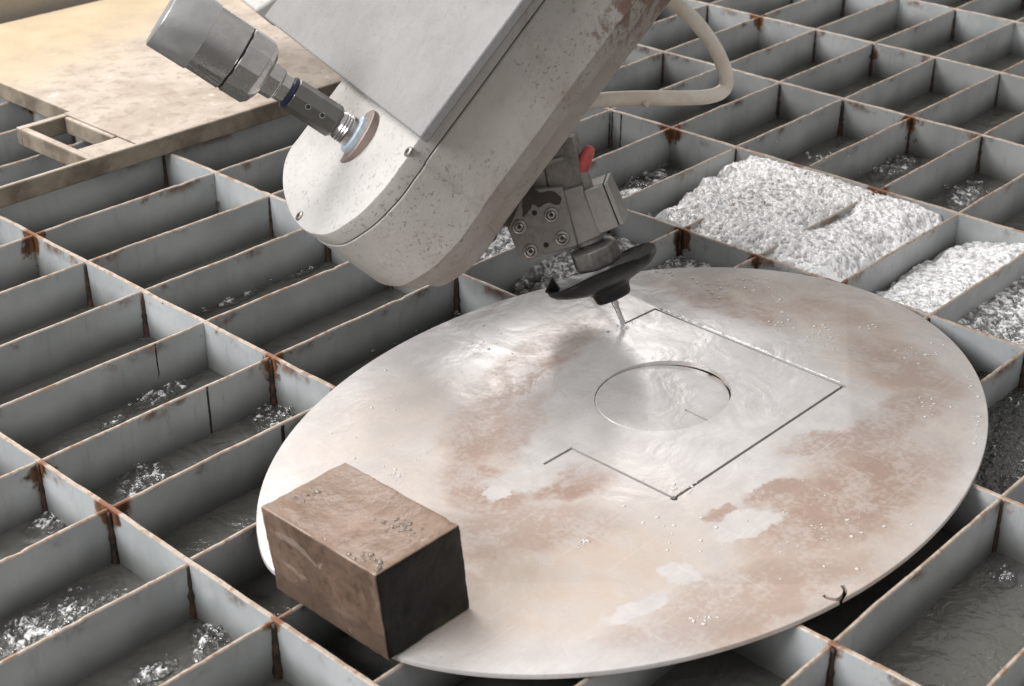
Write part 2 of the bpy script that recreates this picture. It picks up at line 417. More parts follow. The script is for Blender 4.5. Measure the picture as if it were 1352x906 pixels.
scr = k.math('MAXIMUM', k.ramp(k.noise(k.scaled(P, (6, 700, 1)), 1, 2, .5), .66, .72), k.ramp(k.noise(k.scaled(k.vmath('ADD', P, (3, 1, 0)), (520, 9, 1)), 1, 2, .5), .68, .74))
col = k.mix(k.math('MULTIPLY', scr, .22), col, (.86, .84, .82))
film = k.noise(P, 17, 4, .5, 1.2)
k.set(Base_Color=col, Metallic=k.ramp(k.math('MAXIMUM', tanm, rustm), 0, 1, .16, .04), Specular_IOR_Level=.6,
      Roughness=k.ramp(k.math('ADD', k.math('MULTIPLY', film, .7), k.math('MULTIPLY', rustm, .12)), .25, .65, .26, .46),
      Coat_Weight=.45, Coat_Roughness=k.ramp(film, .35, .65, .17, .32), Coat_IOR=1.4)
hgt = k.math('ADD', k.math('MULTIPLY', film, 1.0), k.math('ADD', k.math('MULTIPLY', mid, .25), k.math('MULTIPLY', fine, .04)))
k.set(Normal=k.bump(hgt, .30, .004), Coat_Normal=k.bump(k.math('ADD', film, k.math('MULTIPLY', k.noise(P, 90, 4, .6), .25)), .35, .004))
M_PLATE = k.m
plate.data.materials.clear(); plate.data.materials.append(M_PLATE)
plate.data.polygons.foreach_set('use_smooth', [True] * len(plate.data.polygons)); plate.data.set_sharp_from_angle(angle=math.radians(32))
tag(plate, 'large oval wet steel plate with brown water stains and a square cut line', 'metal plate')

# the round slug that dropped askew in its hole
lp = lambda s, z: [np.array((*q, z)) for q in ellipse_loop((0, 0), HA[0] - .0005 + s, HA[1] - .0005 + s, 96)]
slug = link('round_cutout', loft_mesh('round_cutout', [lp(-.0004, -PT), lp(0, -PT + .0004), lp(0, -.0008), lp(-.0008, 0)]))
lead = kerf([hit(905, 537, ZT)[:2] - HC, hit(940, 553, ZT)[:2] - HC], .0022)
bool_cut(slug, [lead])
slug.data.materials.append(M_PLATE); slug.data.polygons.foreach_set('use_smooth', [True] * len(slug.data.polygons)); slug.data.set_sharp_from_angle(angle=math.radians(32))
slug.location = (HC[0] - .0001, HC[1] - .0001, ZT - .0026)
# low towards the upper right of the picture, nearly flush at the lower left
dirn = (hit(962, 505, ZT) - hit(795, 540, ZT))[:2]; dirn /= np.linalg.norm(dirn)
slug.rotation_mode = 'AXIS_ANGLE'
slug.rotation_axis_angle = (math.radians(2.8), -dirn[1], dirn[0], 0)
tag(slug, 'round steel cutout lying slightly sunken in the hole of the oval plate', 'steel disc')

# ------------------------------------------------------------------ steel weight block
zb, zt = ZT + .0003, .0770
bc = [hit(u, v, zt)[:2] for u, v in ((610, 692), (500, 757), (340, 672), (452, 610))]
bx0 = (bc[1][0] + bc[2][0]) / 2; bx1 = (bc[0][0] + bc[3][0]) / 2; by0 = (bc[0][1] + bc[1][1]) / 2; by1 = (bc[2][1] + bc[3][1]) / 2
k = Mat('rusty steel block'); P = k.pos(); g = k.n('ShaderNodeNewGeometry')
nrm = k.n('ShaderNodeSeparateXYZ', i_0=k.obj())
n1 = k.noise(P, 22, 5, .6); n2 = k.noise(P, 130, 5, .65); n3 = k.noise(k.scaled(P, (40, 40, 14)), 1, 4, .6)
col = k.mix(k.ramp(n1, .3, .7), (.132, .084, .058), (.215, .146, .108))
col = k.mix(k.ramp(n2, .45, .72, 0, .8), col, (.075, .048, .033))
zz = nrm.outputs[2]
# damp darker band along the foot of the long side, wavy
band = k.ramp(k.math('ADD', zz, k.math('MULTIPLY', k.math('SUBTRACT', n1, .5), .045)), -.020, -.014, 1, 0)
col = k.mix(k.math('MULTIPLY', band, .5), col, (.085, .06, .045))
col = k.mix(k.ramp(n3, .6, .78, 0, .55), col, (.36, .27, .21))
# the sawn end is oil-black with a green tinge, its shade painted in as well
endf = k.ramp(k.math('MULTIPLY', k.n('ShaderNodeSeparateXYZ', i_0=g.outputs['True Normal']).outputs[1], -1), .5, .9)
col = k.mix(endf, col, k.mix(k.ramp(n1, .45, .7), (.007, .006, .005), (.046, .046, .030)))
col = k.mix(k.math('MULTIPLY', k.ramp(k.n('ShaderNodeNewGeometry').outputs['Pointiness'], .53, .6), .6), col, (.40, .32, .26))
sc1 = k.ramp(k.noise(k.scaled(P, (700, 12, 30)), 1, 2), .67, .74); saw = k.noise(k.scaled(P, (18, 300, 60)), 1, 2)
col = k.mix(k.math('MULTIPLY', sc1, k.math('SUBTRACT', .40, k.math('MULTIPLY', endf, .36))), col, (.46, .38, .32))
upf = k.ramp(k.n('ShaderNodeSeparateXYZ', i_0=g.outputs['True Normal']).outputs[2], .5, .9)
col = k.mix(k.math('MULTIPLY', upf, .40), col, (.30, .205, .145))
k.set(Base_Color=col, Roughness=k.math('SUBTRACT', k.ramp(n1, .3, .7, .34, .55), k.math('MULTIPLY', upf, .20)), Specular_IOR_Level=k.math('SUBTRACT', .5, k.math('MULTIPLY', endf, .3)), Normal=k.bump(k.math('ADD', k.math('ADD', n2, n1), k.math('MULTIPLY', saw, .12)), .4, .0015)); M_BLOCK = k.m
cxb, cyb, czb = (bx0 + bx1) / 2, (by0 + by1) / 2, (zb + zt) / 2
hx_, hy_, hz_ = (bx1 - bx0) / 2, (by1 - by0) / 2, (zt - zb) / 2
bm = bmesh.new(); bmesh.ops.create_cube(bm, size=1)
for v in bm.verts: v.co = Vector((v.co.x * 2 * hx_, v.co.y * 2 * hy_, v.co.z * 2 * hz_))
bmesh.ops.bevel(bm, geom=list(bm.edges), offset=.0013, segments=3, profile=.6, affect='EDGES')
bmesh.ops.subdivide_edges(bm, edges=[e for e in bm.edges if e.calc_length() > .02], cuts=18, use_grid_fill=True)
for v in bm.verts:
    d = mnoise.noise(v.co * 45) * .0007 + mnoise.noise(v.co * 160) * .0005 + min(0, mnoise.noise(v.co * 90 + Vector((4, 1, 2))) + .35) * .004
    v.co += v.co.normalized() * d
    sk = (.5 - v.co.z / (2 * hz_)); v.co.x += .0050 * sk; v.co.y -= .0034 * sk
me = bpy.data.meshes.new('steel_block'); bm.to_mesh(me); bm.free()
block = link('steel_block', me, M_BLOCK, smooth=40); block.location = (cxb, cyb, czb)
tag(block, 'rectangular brown rusty steel block weighing down the edge of the oval plate', 'steel block')

# ------------------------------------------------------------------ paint and metal materials for the machine
nF = camdir(-.686, -.492, -.533)           # out of the casing's face
nU = camdir(-.80, -.495, -.34)             # along the swivel joint
WC = at_depth(473, 181, 1.345)             # centre of the washer on the face
def paint(name, c0, c1, rough=.5, chips=.5, splat=False):
    k = Mat(name); P = k.pos()
    n1 = k.noise(P, 14, 4, .6); n2 = k.noise(P, 75, 5, .65); n3 = k.noise(k.scaled(P, (1, 1, 1)), 300, 3, .6)
    col = k.mix(k.ramp(n1, .3, .7), c0, c1)
    col = k.mix(k.ramp(n2, .55, .8, 0, .35), col, tuple(v * .72 for v in c0))
    sp = k.noise(P, 46, 6, .72, .8)
    chip = k.math('MULTIPLY', k.ramp(sp, .655, .70), k.ramp(k.noise(P, 9, 2), .40, .60, .15, chips + .35))
    chip = k.math('MULTIPLY', chip, .45)
    col = k.mix(chip, col, (.20, .16, .13))
    pit = k.math('MULTIPLY', k.ramp(k.noise(P, 230, 4, .72, .4), .58, .66), k.ramp(k.noise(P, 12, 3), .38, .60, .1, chips + .3))
    col = k.mix(k.math('MULTIPLY', pit, .6), col, (.22, .185, .155))
    chip = k.math('MAXIMUM', chip, pit)
    grime = k.math('MULTIPLY', k.ramp(k.noise(k.scaled(P, (1, 1, .45)), 32, 5, .7, .5), .55, .75), .35 * chips + .1)
    col = k.mix(grime, col, (.34, .29, .24))
    if splat:                                       # brown splatter caked along the back edge, high on the arm
        q = k.vmath('SUBTRACT', P, tuple(WC)); t = k.vmath('DOT_PRODUCT', q, tuple(nF)); hgt_ = k.n('ShaderNodeSeparateXYZ', i_0=q).outputs[2]
        zone = k.math('MULTIPLY', k.ramp(t, -.082, -.045, 1, 0), k.ramp(hgt_, .02, .12))
        spl = k.ramp(k.math('ADD', k.math('MULTIPLY', zone, .20), k.noise(k.scaled(P, (1, 1, .6)), 75, 6, .72, .6)), .62, .72)
        spl = k.math('MULTIPLY', spl, zone); col = k.mix(spl, col, (.20, .125, .095)); chip = k.math('MAXIMUM', chip, spl)
        drt = k.math('MULTIPLY', k.ramp(t, -.095, -.03, .45, 0), k.ramp(k.noise(P, 20, 4, .6), .35, .65)); col = k.mix(drt, col, (.30, .25, .205))
    k.set(Base_Color=col, Roughness=k.ramp(n2, .3, .7, rough - .1, rough + .12), Specular_IOR_Level=.4)
    h = k.math('ADD', k.math('ADD', k.math('MULTIPLY', n2, .7), k.math('MULTIPLY', n3, .18)), k.math('MULTIPLY', chip, -.9))
    k.set(Normal=k.bump(h, .55, .0016)); return k.m
M_WHITE = paint('dirty white paint', (.455, .438, .42), (.525, .51, .49), .5, .4)
M_SIDE = paint('dirty casing paint', (.43, .41, .385), (.51, .49, .465), .5, .95, True)
M_BAND = paint('grimy shaded casing back', (.37, .345, .32), (.45, .425, .40), .55, .95, True)  # grimy casing paint, darkened to paint in shade where the back rounds away
M_PANEL = paint('shaded panel paint', (.235, .232, .229), (.27, .267, .263), .45, .16)  # panel shading painted as a greyer tone than the white face
def metal(name, c, rough, spec=1.0, brushed=None, dirt=.4):
    k = Mat(name); P = k.pos(); n1 = k.noise(P, 38, 5, .65); n2 = k.noise(P, 180, 4, .6)
    col = k.mix(k.ramp(n1, .42, .72, 0, dirt), c, tuple(v * .38 for v in c))
    if dirt > .55:
        edge = k.ramp(k.math('ADD', k.n('ShaderNodeNewGeometry').outputs['Pointiness'], k.math('MULTIPLY', k.math('SUBTRACT', n2, .5), .05)), .52, .58)
        brown = k.ramp(k.noise(P, 24, 5, .65), .50, .66, 0, .6)
        col = k.mix(brown, col, (.075, .055, .043)); col = k.mix(k.math('MULTIPLY', edge, .45), col, (.50, .48, .45))
    k.set(Base_Color=col, Metallic=spec, Roughness=k.ramp(n1, .3, .7, rough - .06, rough + .12), Normal=k.bump(k.math('ADD', n2, n1), .25, .0008))
    return k.m
M_STEEL = metal('turned stainless', (.50, .49, .48), .22, 1.0, dirt=.35)
M_CAP = metal('matt cap alloy', (.54, .545, .545), .36, .85, dirt=.25)
M_COUPLER = metal('grey coupler', (.17, .17, .158), .34, .9, dirt=.3)
M_HEAD = metal('weathered head alloy', (.085, .076, .068), .45, .45, dirt=.65)
M_HEAD2 = metal('head alloy light', (.15, .140, .129), .42, .5, dirt=.6)
M_BOLT = metal('bolt steel', (.36, .34, .32), .34, .9, dirt=.5)
M_WASHER = metal('dull washer', (.33, .27, .235), .55, .6, dirt=.4)
def simple(name, c, rough=.5, bump=None, **kw):
    k = Mat(name); P = k.pos(); n1 = k.noise(P, 60, 5, .6)
    k.set(Base_Color=k.mix(k.ramp(n1, .35, .7), c, tuple(v * .6 for v in c)), Roughness=rough, Normal=k.bump(n1, bump or .2, .001), **kw); return k.m
M_RUBBER = simple('black rubber', (.005, .005, .0055), .33, .7, Specular_IOR_Level=.35)
M_RED = simple('red plastic cap', (.66, .12, .12), .45)
M_GREASE = simple('old grease', (.035, .024, .020), .5, .6)
M_DARK = simple('dark gap', (.012, .011, .010), .6)
M_BLUE = simple('dark blue seal', (.016, .020, .06), .35)
M_POM = simple('pale blue plastic', (.42, .50, .56), .4)
M_NOZZLE = metal('nozzle carbide', (.66, .65, .64), .22, .9, dirt=.1)

# ------------------------------------------------------------------ the cutting machine's arm
arm = empty('waterjet_arm', tuple(hit(650, 300, .1)))
tag(arm, 'dirty white tilting waterjet arm with steel swivel joint and cutting nozzle', 'machine')
F = lambda u, v, o=0.0: on_plane(u, v, WC + nF * o, nF)
A1, A2, _ = frame_for(nF)
out_px = [(1010, -420), (800, -148), (688, 0), (620, 93), (551, 186), (539, 205), (526, 223), (511, 244), (493, 264), (476, 281), (457, 295), (443, 304), (429, 309.5), (414, 309),
          (400, 303), (387, 289), (378, 270), (372.5, 245), (374, 218), (382, 197), (396, 178), (430, 133), (550, -25), (700, -222), (850, -420)]
base = spline([F(u, v) for u, v in out_px], 5)
cen = sum(base) / len(base)
nose = F(450, 235)
def ring(off, inset=0.0):
    """the outline moved along the axis and shrunk in its plane"""
    pts = []
    N = len(base)
    for i, p in enumerate(base):
        t = base[min(i + 1, N - 1)] - base[max(i - 1, 0)]; t = t / np.linalg.norm(t)
        inn = np.cross(nF, t); inn /= np.linalg.norm(inn)
        if inn @ (nose - p) < 0 and i > 10 and i < N - 10: inn = -inn
        if i <= 10 and inn @ (base[N // 2] - p) < 0: pass
        pts.append(p + inn * inset + nF * off)
    return pts
# check the inward direction once
t = base[41] - base[39]; sgn = 1.0 if np.cross(nF, t) @ (cen - base[40]) > 0 else -1.0
def ring(off, inset=0.0):
    N = len(base); pts = []
    for i, p in enumerate(base):
        t = base[min(i + 1, N - 1)] - base[max(i - 1, 0)]; inn = np.cross(nF, t) * sgn; inn /= np.linalg.norm(inn)
        pts.append(p + inn * inset + nF * off)
    return pts
TB_ = .087
cover = link('front_cover', loft_mesh('front_cover', [ring(-.0170, .0012), ring(-.0166, .0004), ring(-.002, 0), ring(-.0006, .0006), ring(0, .0022)]), M_WHITE, arm, smooth=38)
seam = link('seam_gasket', loft_mesh('seam_gasket', [ring(-.0182, .0012), ring(-.0168, .0012)]), M_GREASE, arm)
body = link('casing_body', loft_mesh('casing_body', [ring(-TB_, .0030), ring(-TB_ + .0004, .0012), ring(-TB_ + .0022, 0), ring(-.0190, 0), ring(-.0180, .001)]), M_SIDE, arm, smooth=28)
link('rear_band', loft_mesh('rear_band', [ring(-.1035, .0105), ring(-.1025, .0075), ring(-TB_ - .003, .0030), ring(-TB_ + .001, .0028)]), M_BAND, arm, smooth=28)
rear = link('rear_cover', loft_mesh('rear_cover', [ring(-.131, .034), ring(-.124, .023), ring(-.1025, .015)]), M_BAND, arm, smooth=35)
cover.data.materials.append(M_SIDE)
for p_ in cover.data.polygons:                      # rim of the cover is the same weathered paint as the casing
    if abs(Vector(p_.normal) @ Vector(nF)) < .6: p_.material_index = 1

# cover panel screwed onto the face and the housing behind it
off = .010
pan = [F(348, 22, off), F(553, 181, off), F(700, -16, off), F(900, -284, off), F(690, -430, off)]
panel = link('cover_panel', prism('cover_panel', pan, -nF * (off + .0)), M_PANEL, arm, smooth=30, bevel=.002, seg=3)
hous = [F(336, 15, -.001), F(304, -11, -.001), F(230, -68, -.001), F(400, -300, -.001), F(600, -160, -.001)]
link('motor_housing', prism('motor_housing', hous, -nF * .03), M_WHITE, arm, smooth=30, bevel=.003)
def disc_on(name, u, v, r, mat, o=0.0, h=.002, ax=None, parent=arm, seg=24):
    ax = nF if ax is None else ax
    return link(name, lathe(name, F(u, v, o), ax, [(-h, r), (h * .4, r), (h, r * .75)], seg), mat, parent, smooth=40)
# three sunk screws of the front cover
for (u, v, r) in ((539, 200, .0045), (395, 285, .0045)):
    scw = disc_on('screw', u, v, r, M_BOLT, .0008, .0012)
    link('socket', lathe('socket', F(u, v, .0012), nF, [(0, r * .5), (.0009, r * .5)], 6), M_DARK, scw)

# ------------------------------------------------------------------ swivel joint (rotary union) on the face
def sU(pix):
    lo, hi = 0.0, .5
    p0 = px(WC)
    for _ in range(50):
        mid = (lo + hi) / 2
        if np.linalg.norm(px(WC + nU * mid) - p0) < pix: lo = mid
        else: hi = mid
    return lo
def rU(pix, s): return pix * depth(WC + nU * s) / FPX
def lat(name, prof, mat, parent, seg=56, phase=0.0, smooth=32, bevel=None):
    pr = [(sU(a) if a >= 0 else -sU(-a), 0) for a, r in prof]
    pr = [(s, rU(r, s)) for (s, _), (a, r) in zip(pr, prof)]
    return link(name, lathe(name, WC, nU, pr, seg, phase), mat, parent, smooth=smooth, bevel=bevel)
joint = lat('swivel_joint', [(146, 30), (151, 41), (158, 47.5), (190, 48.5), (191.5, 47.2)], M_STEEL, arm, 10, .2, smooth=15, bevel=.0008)
lat('washer', [(-26, 37), (-4, 41), (2, 41), (3.2, 39.5)], M_WASHER, joint)
lat('seal_ring', [(2, 28), (9, 27), (11, 25)], M_POM, joint)
lat('threaded_neck', [(8, 20.5), (18, 20.5), (19, 19), (21, 20.5), (23, 19), (25, 20.5), (27, 19), (29, 20.5), (31, 19), (34, 18)], M_STEEL, joint)
coup = lat('hex_coupler', [(33, 19), (38, 23.2), (103, 23.2), (107, 20)], M_COUPLER, joint, 8, .33, smooth=15, bevel=.0006)
lat('seal_band', [(104, 20), (106, 22.5), (110, 22.5), (112, 20)], M_BLUE, joint)
lat('hex_neck', [(110, 19.5), (125, 20), (127, 24), (148, 25)], M_STEEL, joint, 6, .5, smooth=15, bevel=.0005)
lat('groove_ring', [(190, 46), (195, 46)], M_DARK, joint)
lat('barrel', [(193.5, 46.5), (194.5, 47.6), (244, 47.6)], M_STEEL, joint)
cap = lat('cap', [(243.5, 49), (245, 49.5), (301, 50.5), (303, 49.5), (303.8, 47.8)], M_CAP, joint, 56)
# the two cross holes of the coupler
uax = nU
for (u, v) in ((407.5, 142.5), (427, 155)):
    ctr = at_depth(u, v, depth(WC + nU * .06) - .016)
    s = (ctr - WC) @ nU; rad_dir = ctr - (WC + nU * s); rad_dir /= np.linalg.norm(rad_dir)
    ctr = WC + nU * s + rad_dir * rU(22.0, s)
    link('hole', lathe('hole', ctr, rad_dir, [(-.004, .0019), (.0006, .0019)], 16), M_DARK, coup)
    hr = loft_mesh('hole_rim', [[ctr + rad_dir * .0005 + rr * (math.cos(t) * frame_for(rad_dir)[0] + math.sin(t) * frame_for(rad_dir)[1]) for t in (2 * math.pi * q / 20 for q in range(20))] for rr in (.0019, .0026)], False, False)
    link('hole_rim', hr, M_CAP, coup)

# ------------------------------------------------------------------ cutting head with nozzle
mD = camdir(.37, .887, .27)                # down the nozzle
tip = hit(823.5, 429, ZT + .0025)
e1 = camdir(.95, -.31, -.28); e1 = e1 - mD * (e1 @ mD); e1 /= np.linalg.norm(e1)
e2 = np.cross(mD, e1)
if e2 @ RC[2] > 0: e2 = -e2                # towards the viewer
def H(u, v, o): return on_plane(u, v, tip + e2 * o, e2)
def hp(name, pts, o, th, mat, parent=arm, bev=.0012):
    return link(name, prism(name, [H(u, v, o) for u, v in pts], -e2 * th), mat, parent, smooth=30, bevel=bev, seg=2)
head = hp('cutting_head', [(739, 252), (768, 245), (794, 311), (762, 325)], .016, .034, M_HEAD2, arm)
mount = hp('mounting_plate', [(670, 302), (688, 346), (763, 325), (742, 247), (693, 250)], .019, .010, M_HEAD, head)
hp('mounting_block', [(676, 300), (690, 340), (760, 320), (742, 240), (700, 225), (672, 240), (640, 300)], .008, .032, M_HEAD, head)
hp('swivel_block', [(689, 213), (716, 199), (740, 253), (693, 258)], .010, .030, M_HEAD2, head)
hp('upper_block', [(713, 193), (734, 184), (758, 182), (765, 214), (768, 249), (739, 254), (722, 246)], .013, .026, M_HEAD, head, .002)
hp('valve_neck', [(711, 189), (706, 184), (728, 173), (740, 180), (738, 185)], .011, .022, M_DARK, head, .001)
hp('feed_fitting', [(716, 176), (722, 150), (742, 148), (745, 168), (738, 182)], .006, .018, M_HEAD, head, .002)
hp('side_block', [(770, 252), (795, 242.5), (818, 300), (791, 310)], .019, .036, M_HEAD2, head)
hp('clamp_plate', [(796, 242.2), (801.5, 240.5), (825.5, 296), (818.8, 299.5)], .0195, .037, M_HEAD2, head)
# stamped recesses on the upper block
for poly in ([(716, 197), (734, 190.5), (737, 203), (719, 208)], [(722, 212), (743, 206), (745, 211), (724, 217)]):
    pts = [H(u, v, .0132) for u, v in poly]
    rc = link('index_tab', prism('index_tab', pts, e2 * .0012), M_HEAD2, head, bevel=.0004)
# stain of grease above the bolts is real: dark sealing lump
gp = [(690, 264), (690, 250), (703, 247), (712, 254), (728, 252), (740, 260), (737, 270), (722, 268), (713, 273), (703, 272), (697, 280), (690, 286)]
gp3 = spline([H(u + random.uniform(-1, 1), v + random.uniform(-1, 1), .0194) for u, v in gp] + [H(690, 264, .0194)], 6)[:-1]
gp3 = [p + e1 * .0012 * mnoise.noise(Vector(p) * 260) + mD * .0012 * mnoise.noise(Vector(p) * 230) for p in gp3]
link('grease_smear', prism('grease_smear', gp3, -e2 * .0008), M_GREASE, mount)
def hb(name, u, v, o, r, prof, mat, parent, seg=32, ax=None):
    ax = e2 if ax is None else ax; rr = r * depth(H(u, v, o)) / FPX
    return link(name, lathe(name, H(u, v, o), ax, [(s, q * rr) for s, q in prof], seg), mat, parent, smooth=40)
for (u, v) in ((685.8, 299.5), (728, 283.5), (742.4, 314.2), (700.8, 331.5)):
    bl = hb('bolt', u, v, .019, 9.6, [(-.001, 1), (.0014, 1), (.0019, .9), (.0019, .72), (.0008, .66), (.0008, .01)], M_BOLT, mount)
    hb('bolt_head', u, v, .0196, 5.6, [(0, 1), (.0026, 1), (.0034, .8), (.0034, .45)], M_STEEL, bl, 24)
    hb('socket', u, v, .0224, 2.9, [(0, 1), (.0009, 1)], M_DARK, bl, 6)
for (u, v) in ((705.6, 281.2), (721, 323.5)):
    hb('dowel_hole', u, v, .019, 3.6, [(-.001, 1), (.0005, 1)], M_DARK, mount, 20)
# valve stub with its red cap
neck = link('valve_stub', tube_mesh('valve_stub', [H(775, 250, .006), H(771, 234, .006), H(767.5, 224, .006)], [.0062, .0062, .0056], 20), M_HEAD2, head, smooth=40)
rc_p = [H(766.8, 225, .006), H(768, 222, .006), H(773, 210, .006), H(777.5, 199.5, .006), H(779.8, 194.5, .006), H(780.6, 192.6, .006)]
link('red_cap', tube_mesh('red_cap', rc_p, [.0060, .0068, .0064, .0055, .0040, .0012], 24), M_RED, neck, smooth=50)
# nozzle column: flange, nut, rubber splash cup, focusing tube, all on one axis
def along(y):                               # length up the axis where its picture is at height y
    lo, hi = 0.0, .3
    for _ in range(50):
        mid = (lo + hi) / 2
        if px(tip - mD * mid)[1] > y: lo = mid
        else: hi = mid
    return lo
def col_l(name, prof, mat, parent, seg=48, phase=0.0, smooth=35, bevel=None):
    pr = [(-along(y), r * depth(tip - mD * along(y)) / FPX) for y, r in prof]
    return link(name, lathe(name, tip, mD, pr, seg, phase), mat, parent, smooth=smooth, bevel=bevel)
col_l('collet_flange', [(308, 20), (318, 20), (320, 17), (332, 17)], M_HEAD, head)
nut = col_l('collet_nut', [(322, 22), (325, 33), (346, 33.5), (349, 31)], M_HEAD2, head, 8, .25, smooth=20, bevel=.0012)
mC = camdir(.40, .905, .13)                # the soft cup hangs a little askew, nearly edge on
cup_c = tip - mD * along(357)
cpx = depth(cup_c) / FPX
cup_o = link('splash_cup', lathe('splash_cup', cup_c, mC, [(a * cpx, r * cpx) for a, r in ((9, 20), (9, 36), (6, 52), (1, 66), (-3, 74), (-4.5, 76), (-3, 77.5), (2, 76.5), (9, 70), (15, 58), (19, 46), (22, 36), (25, 29), (29, 26), (38, 24.5), (41, 22), (42, 16), (42, 5))], 72), M_RUBBER, head, smooth=45)
for vtx in cup_o.data.vertices:             # soft rubber: rim waves, sags on one side and is frayed
    c = np.array(vtx.co); rel = c - cup_c; s_ = rel @ mC; rad = rel - mC * s_; r = np.linalg.norm(rad)
    if r > .025:
        a = math.atan2(rad @ e2, rad @ e1)
        dz = .0016 * math.sin(3 * a + .6) * (r / .053) ** 2 + .0016 * mnoise.noise(Vector((math.cos(a) * 2, math.sin(a) * 2, 5)))
        if r > .046: c = c + rad / r * .0022 * mnoise.noise(Vector((math.cos(a) * 5, math.sin(a) * 5, 8)))
        vtx.co = Vector(c + mC * dz)
torn = [H(719, 386, .012), H(724, 376, .012), H(729, 367, .012), H(733, 374, .012), H(739, 384, .012), H(732, 392, .012)]
link('torn_lip', prism('torn_lip', torn, -e2 * .006), M_RUBBER, cup_o, bevel=.0008)
col_l('focusing_tube', [(386, 5.0), (403, 4.6), (404, 3.5), (427, 3.1), (428.4, 2.4)], M_NOZZLE, head, 24)

# ------------------------------------------------------------------ beige hose
hp_ = [(735, 150, 1.43), (752, 142, 1.425), (790, 133, 1.43), (845, 129.5, 1.45), (900, 129.5, 1.475), (935, 127.5, 1.49), (954, 120, 1.50), (959, 105, 1.50),
       (953, 82, 1.495), (938, 54, 1.485), (914, 24, 1.47), (885, 0, 1.455), (850, -25, 1.44), (780, -60, 1.42)]
k = Mat('aged hose'); P = k.pos(); n1 = k.noise(P, 30, 4, .6); n2 = k.noise(P, 120, 4, .6)
k.set(Base_Color=k.mix(k.ramp(n1, .38, .68), (.86, .81, .73), (.72, .63, .52)), Roughness=.42, Subsurface_Weight=.15, Subsurface_Radius=(.01, .007, .004), Normal=k.bump(n2, .25, .001)); M_HOSE = k.m
hpts = spline([at_depth(u, v, d) for u, v, d in hp_], 10)
hose = link('hose', tube_mesh('hose', hpts, [.0072 * (1 + .04 * mnoise.noise(Vector((i * .15, 0, 0)))) for i in range(len(hpts))], 20), M_HOSE, smooth=60)
tag(hose, 'beige flexible hose looping out from behind the white arm', 'hose')
drop = link('drip', lathe('drip', at_depth(852, 138, 1.446), (0, 0, -1), [(-.003, .001), (-.001, .0035), (.0015, .003), (.003, .001)], 16), M_HOSE, hose, smooth=60)

# ------------------------------------------------------------------ board lying on the grating, with its notch
BT = .024
YB = (hit(0, 248, BT)[1] + hit(240, 175, BT)[1]) / 2
k = Mat('sandy board'); P = k.pos(); n1 = k.noise(P, 5, 3); n2 = k.noise(k.scaled(P, (1, 1, 1)), 42, 6, .68, .3); n3 = k.noise(P, 16, 4, .6)
s = k.n('ShaderNodeSeparateXYZ', i_0=P)
sand = k.ramp(k.math('ADD', s.outputs[1], k.math('ADD', k.math('MULTIPLY', s.outputs[0], -.25), k.math('MULTIPLY', n3, .25))), .72, .90)       # dry sand lies farther back
col = k.mix(k.ramp(n3, .35, .65), (.39, .325, .265), (.50, .43, .365))
col = k.mix(k.ramp(n2, .52, .60, 0, .6), col, (.30, .24, .19))
col = k.mix(k.ramp(n2, .32, .40, .6, 0), col, (.74, .68, .60))
col = k.mix(sand, col, k.mix(k.ramp(n3, .3, .7), (.455, .36, .235), (.51, .415, .28)))
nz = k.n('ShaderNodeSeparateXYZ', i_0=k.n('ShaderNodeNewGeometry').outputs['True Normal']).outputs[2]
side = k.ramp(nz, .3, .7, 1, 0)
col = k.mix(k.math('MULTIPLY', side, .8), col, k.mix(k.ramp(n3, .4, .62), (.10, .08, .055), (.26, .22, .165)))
k.set(Base_Color=col, Roughness=.75, Normal=k.bump(n2, .5, .003)); M_BOARD = k.m
bd = empty('sandy_board', (0.9, YB, 0)); tag(bd, 'sand covered tan board with a notch lying on the grating behind the arm', 'board')
def bp(name, pts2, z0, z1, parent=bd, mat=M_BOARD, bev=.002):
    return link(name, loft_mesh(name, [[np.array((*q, z0)) for q in pts2], [np.array((*q, z1)) for q in pts2]]), mat, parent, smooth=30, bevel=bev)
nx1 = hit(97, 149, BT)[0]; nyb = hit(97, 149, BT)[1]
fx0 = hit(30, 172, BT)[0]; fy1 = hit(98, 150, BT)[1]
ix1 = hit(163, 182, BT)[0]; iy0 = YB + .040
bp('sheet', [(ix1, YB + .006), (1.9, YB + .006), (1.9, 1.045), (nx1 - .0, 1.045), (nx1, fy1 + .012), (ix1, fy1 + .012)], .001, BT, bev=.0015)
bp('front_edge', [(-.2, YB), (1.9, YB), (1.9, YB + .0055), (-.2, YB + .0055)], .0008, BT + .001)
bp('notch_bar', [(fx0, YB + .006), (fx0 + .010, YB + .006), (fx0 + .010, fy1), (fx0, fy1)], .0014, BT)
bp('notch_bar', [(fx0, fy1 + .0004), (ix1 - .0004, fy1 + .0004), (ix1 - .0004, fy1 + .011), (fx0, fy1 + .011)], .0014, BT)
bp('notch_bar', [(ix1 - .007, YB + .048), (ix1 - .0005, YB + .048), (ix1 - .0005, fy1), (ix1 - .007, fy1)], .0014, BT - .001)
bp('notch_bar', [(fx0 + .0104, YB + .0062), (ix1 - .0004, YB + .0062), (ix1 - .0004, YB + .046), (fx0 + .0104, YB + .046)], .0012, BT - .0015)
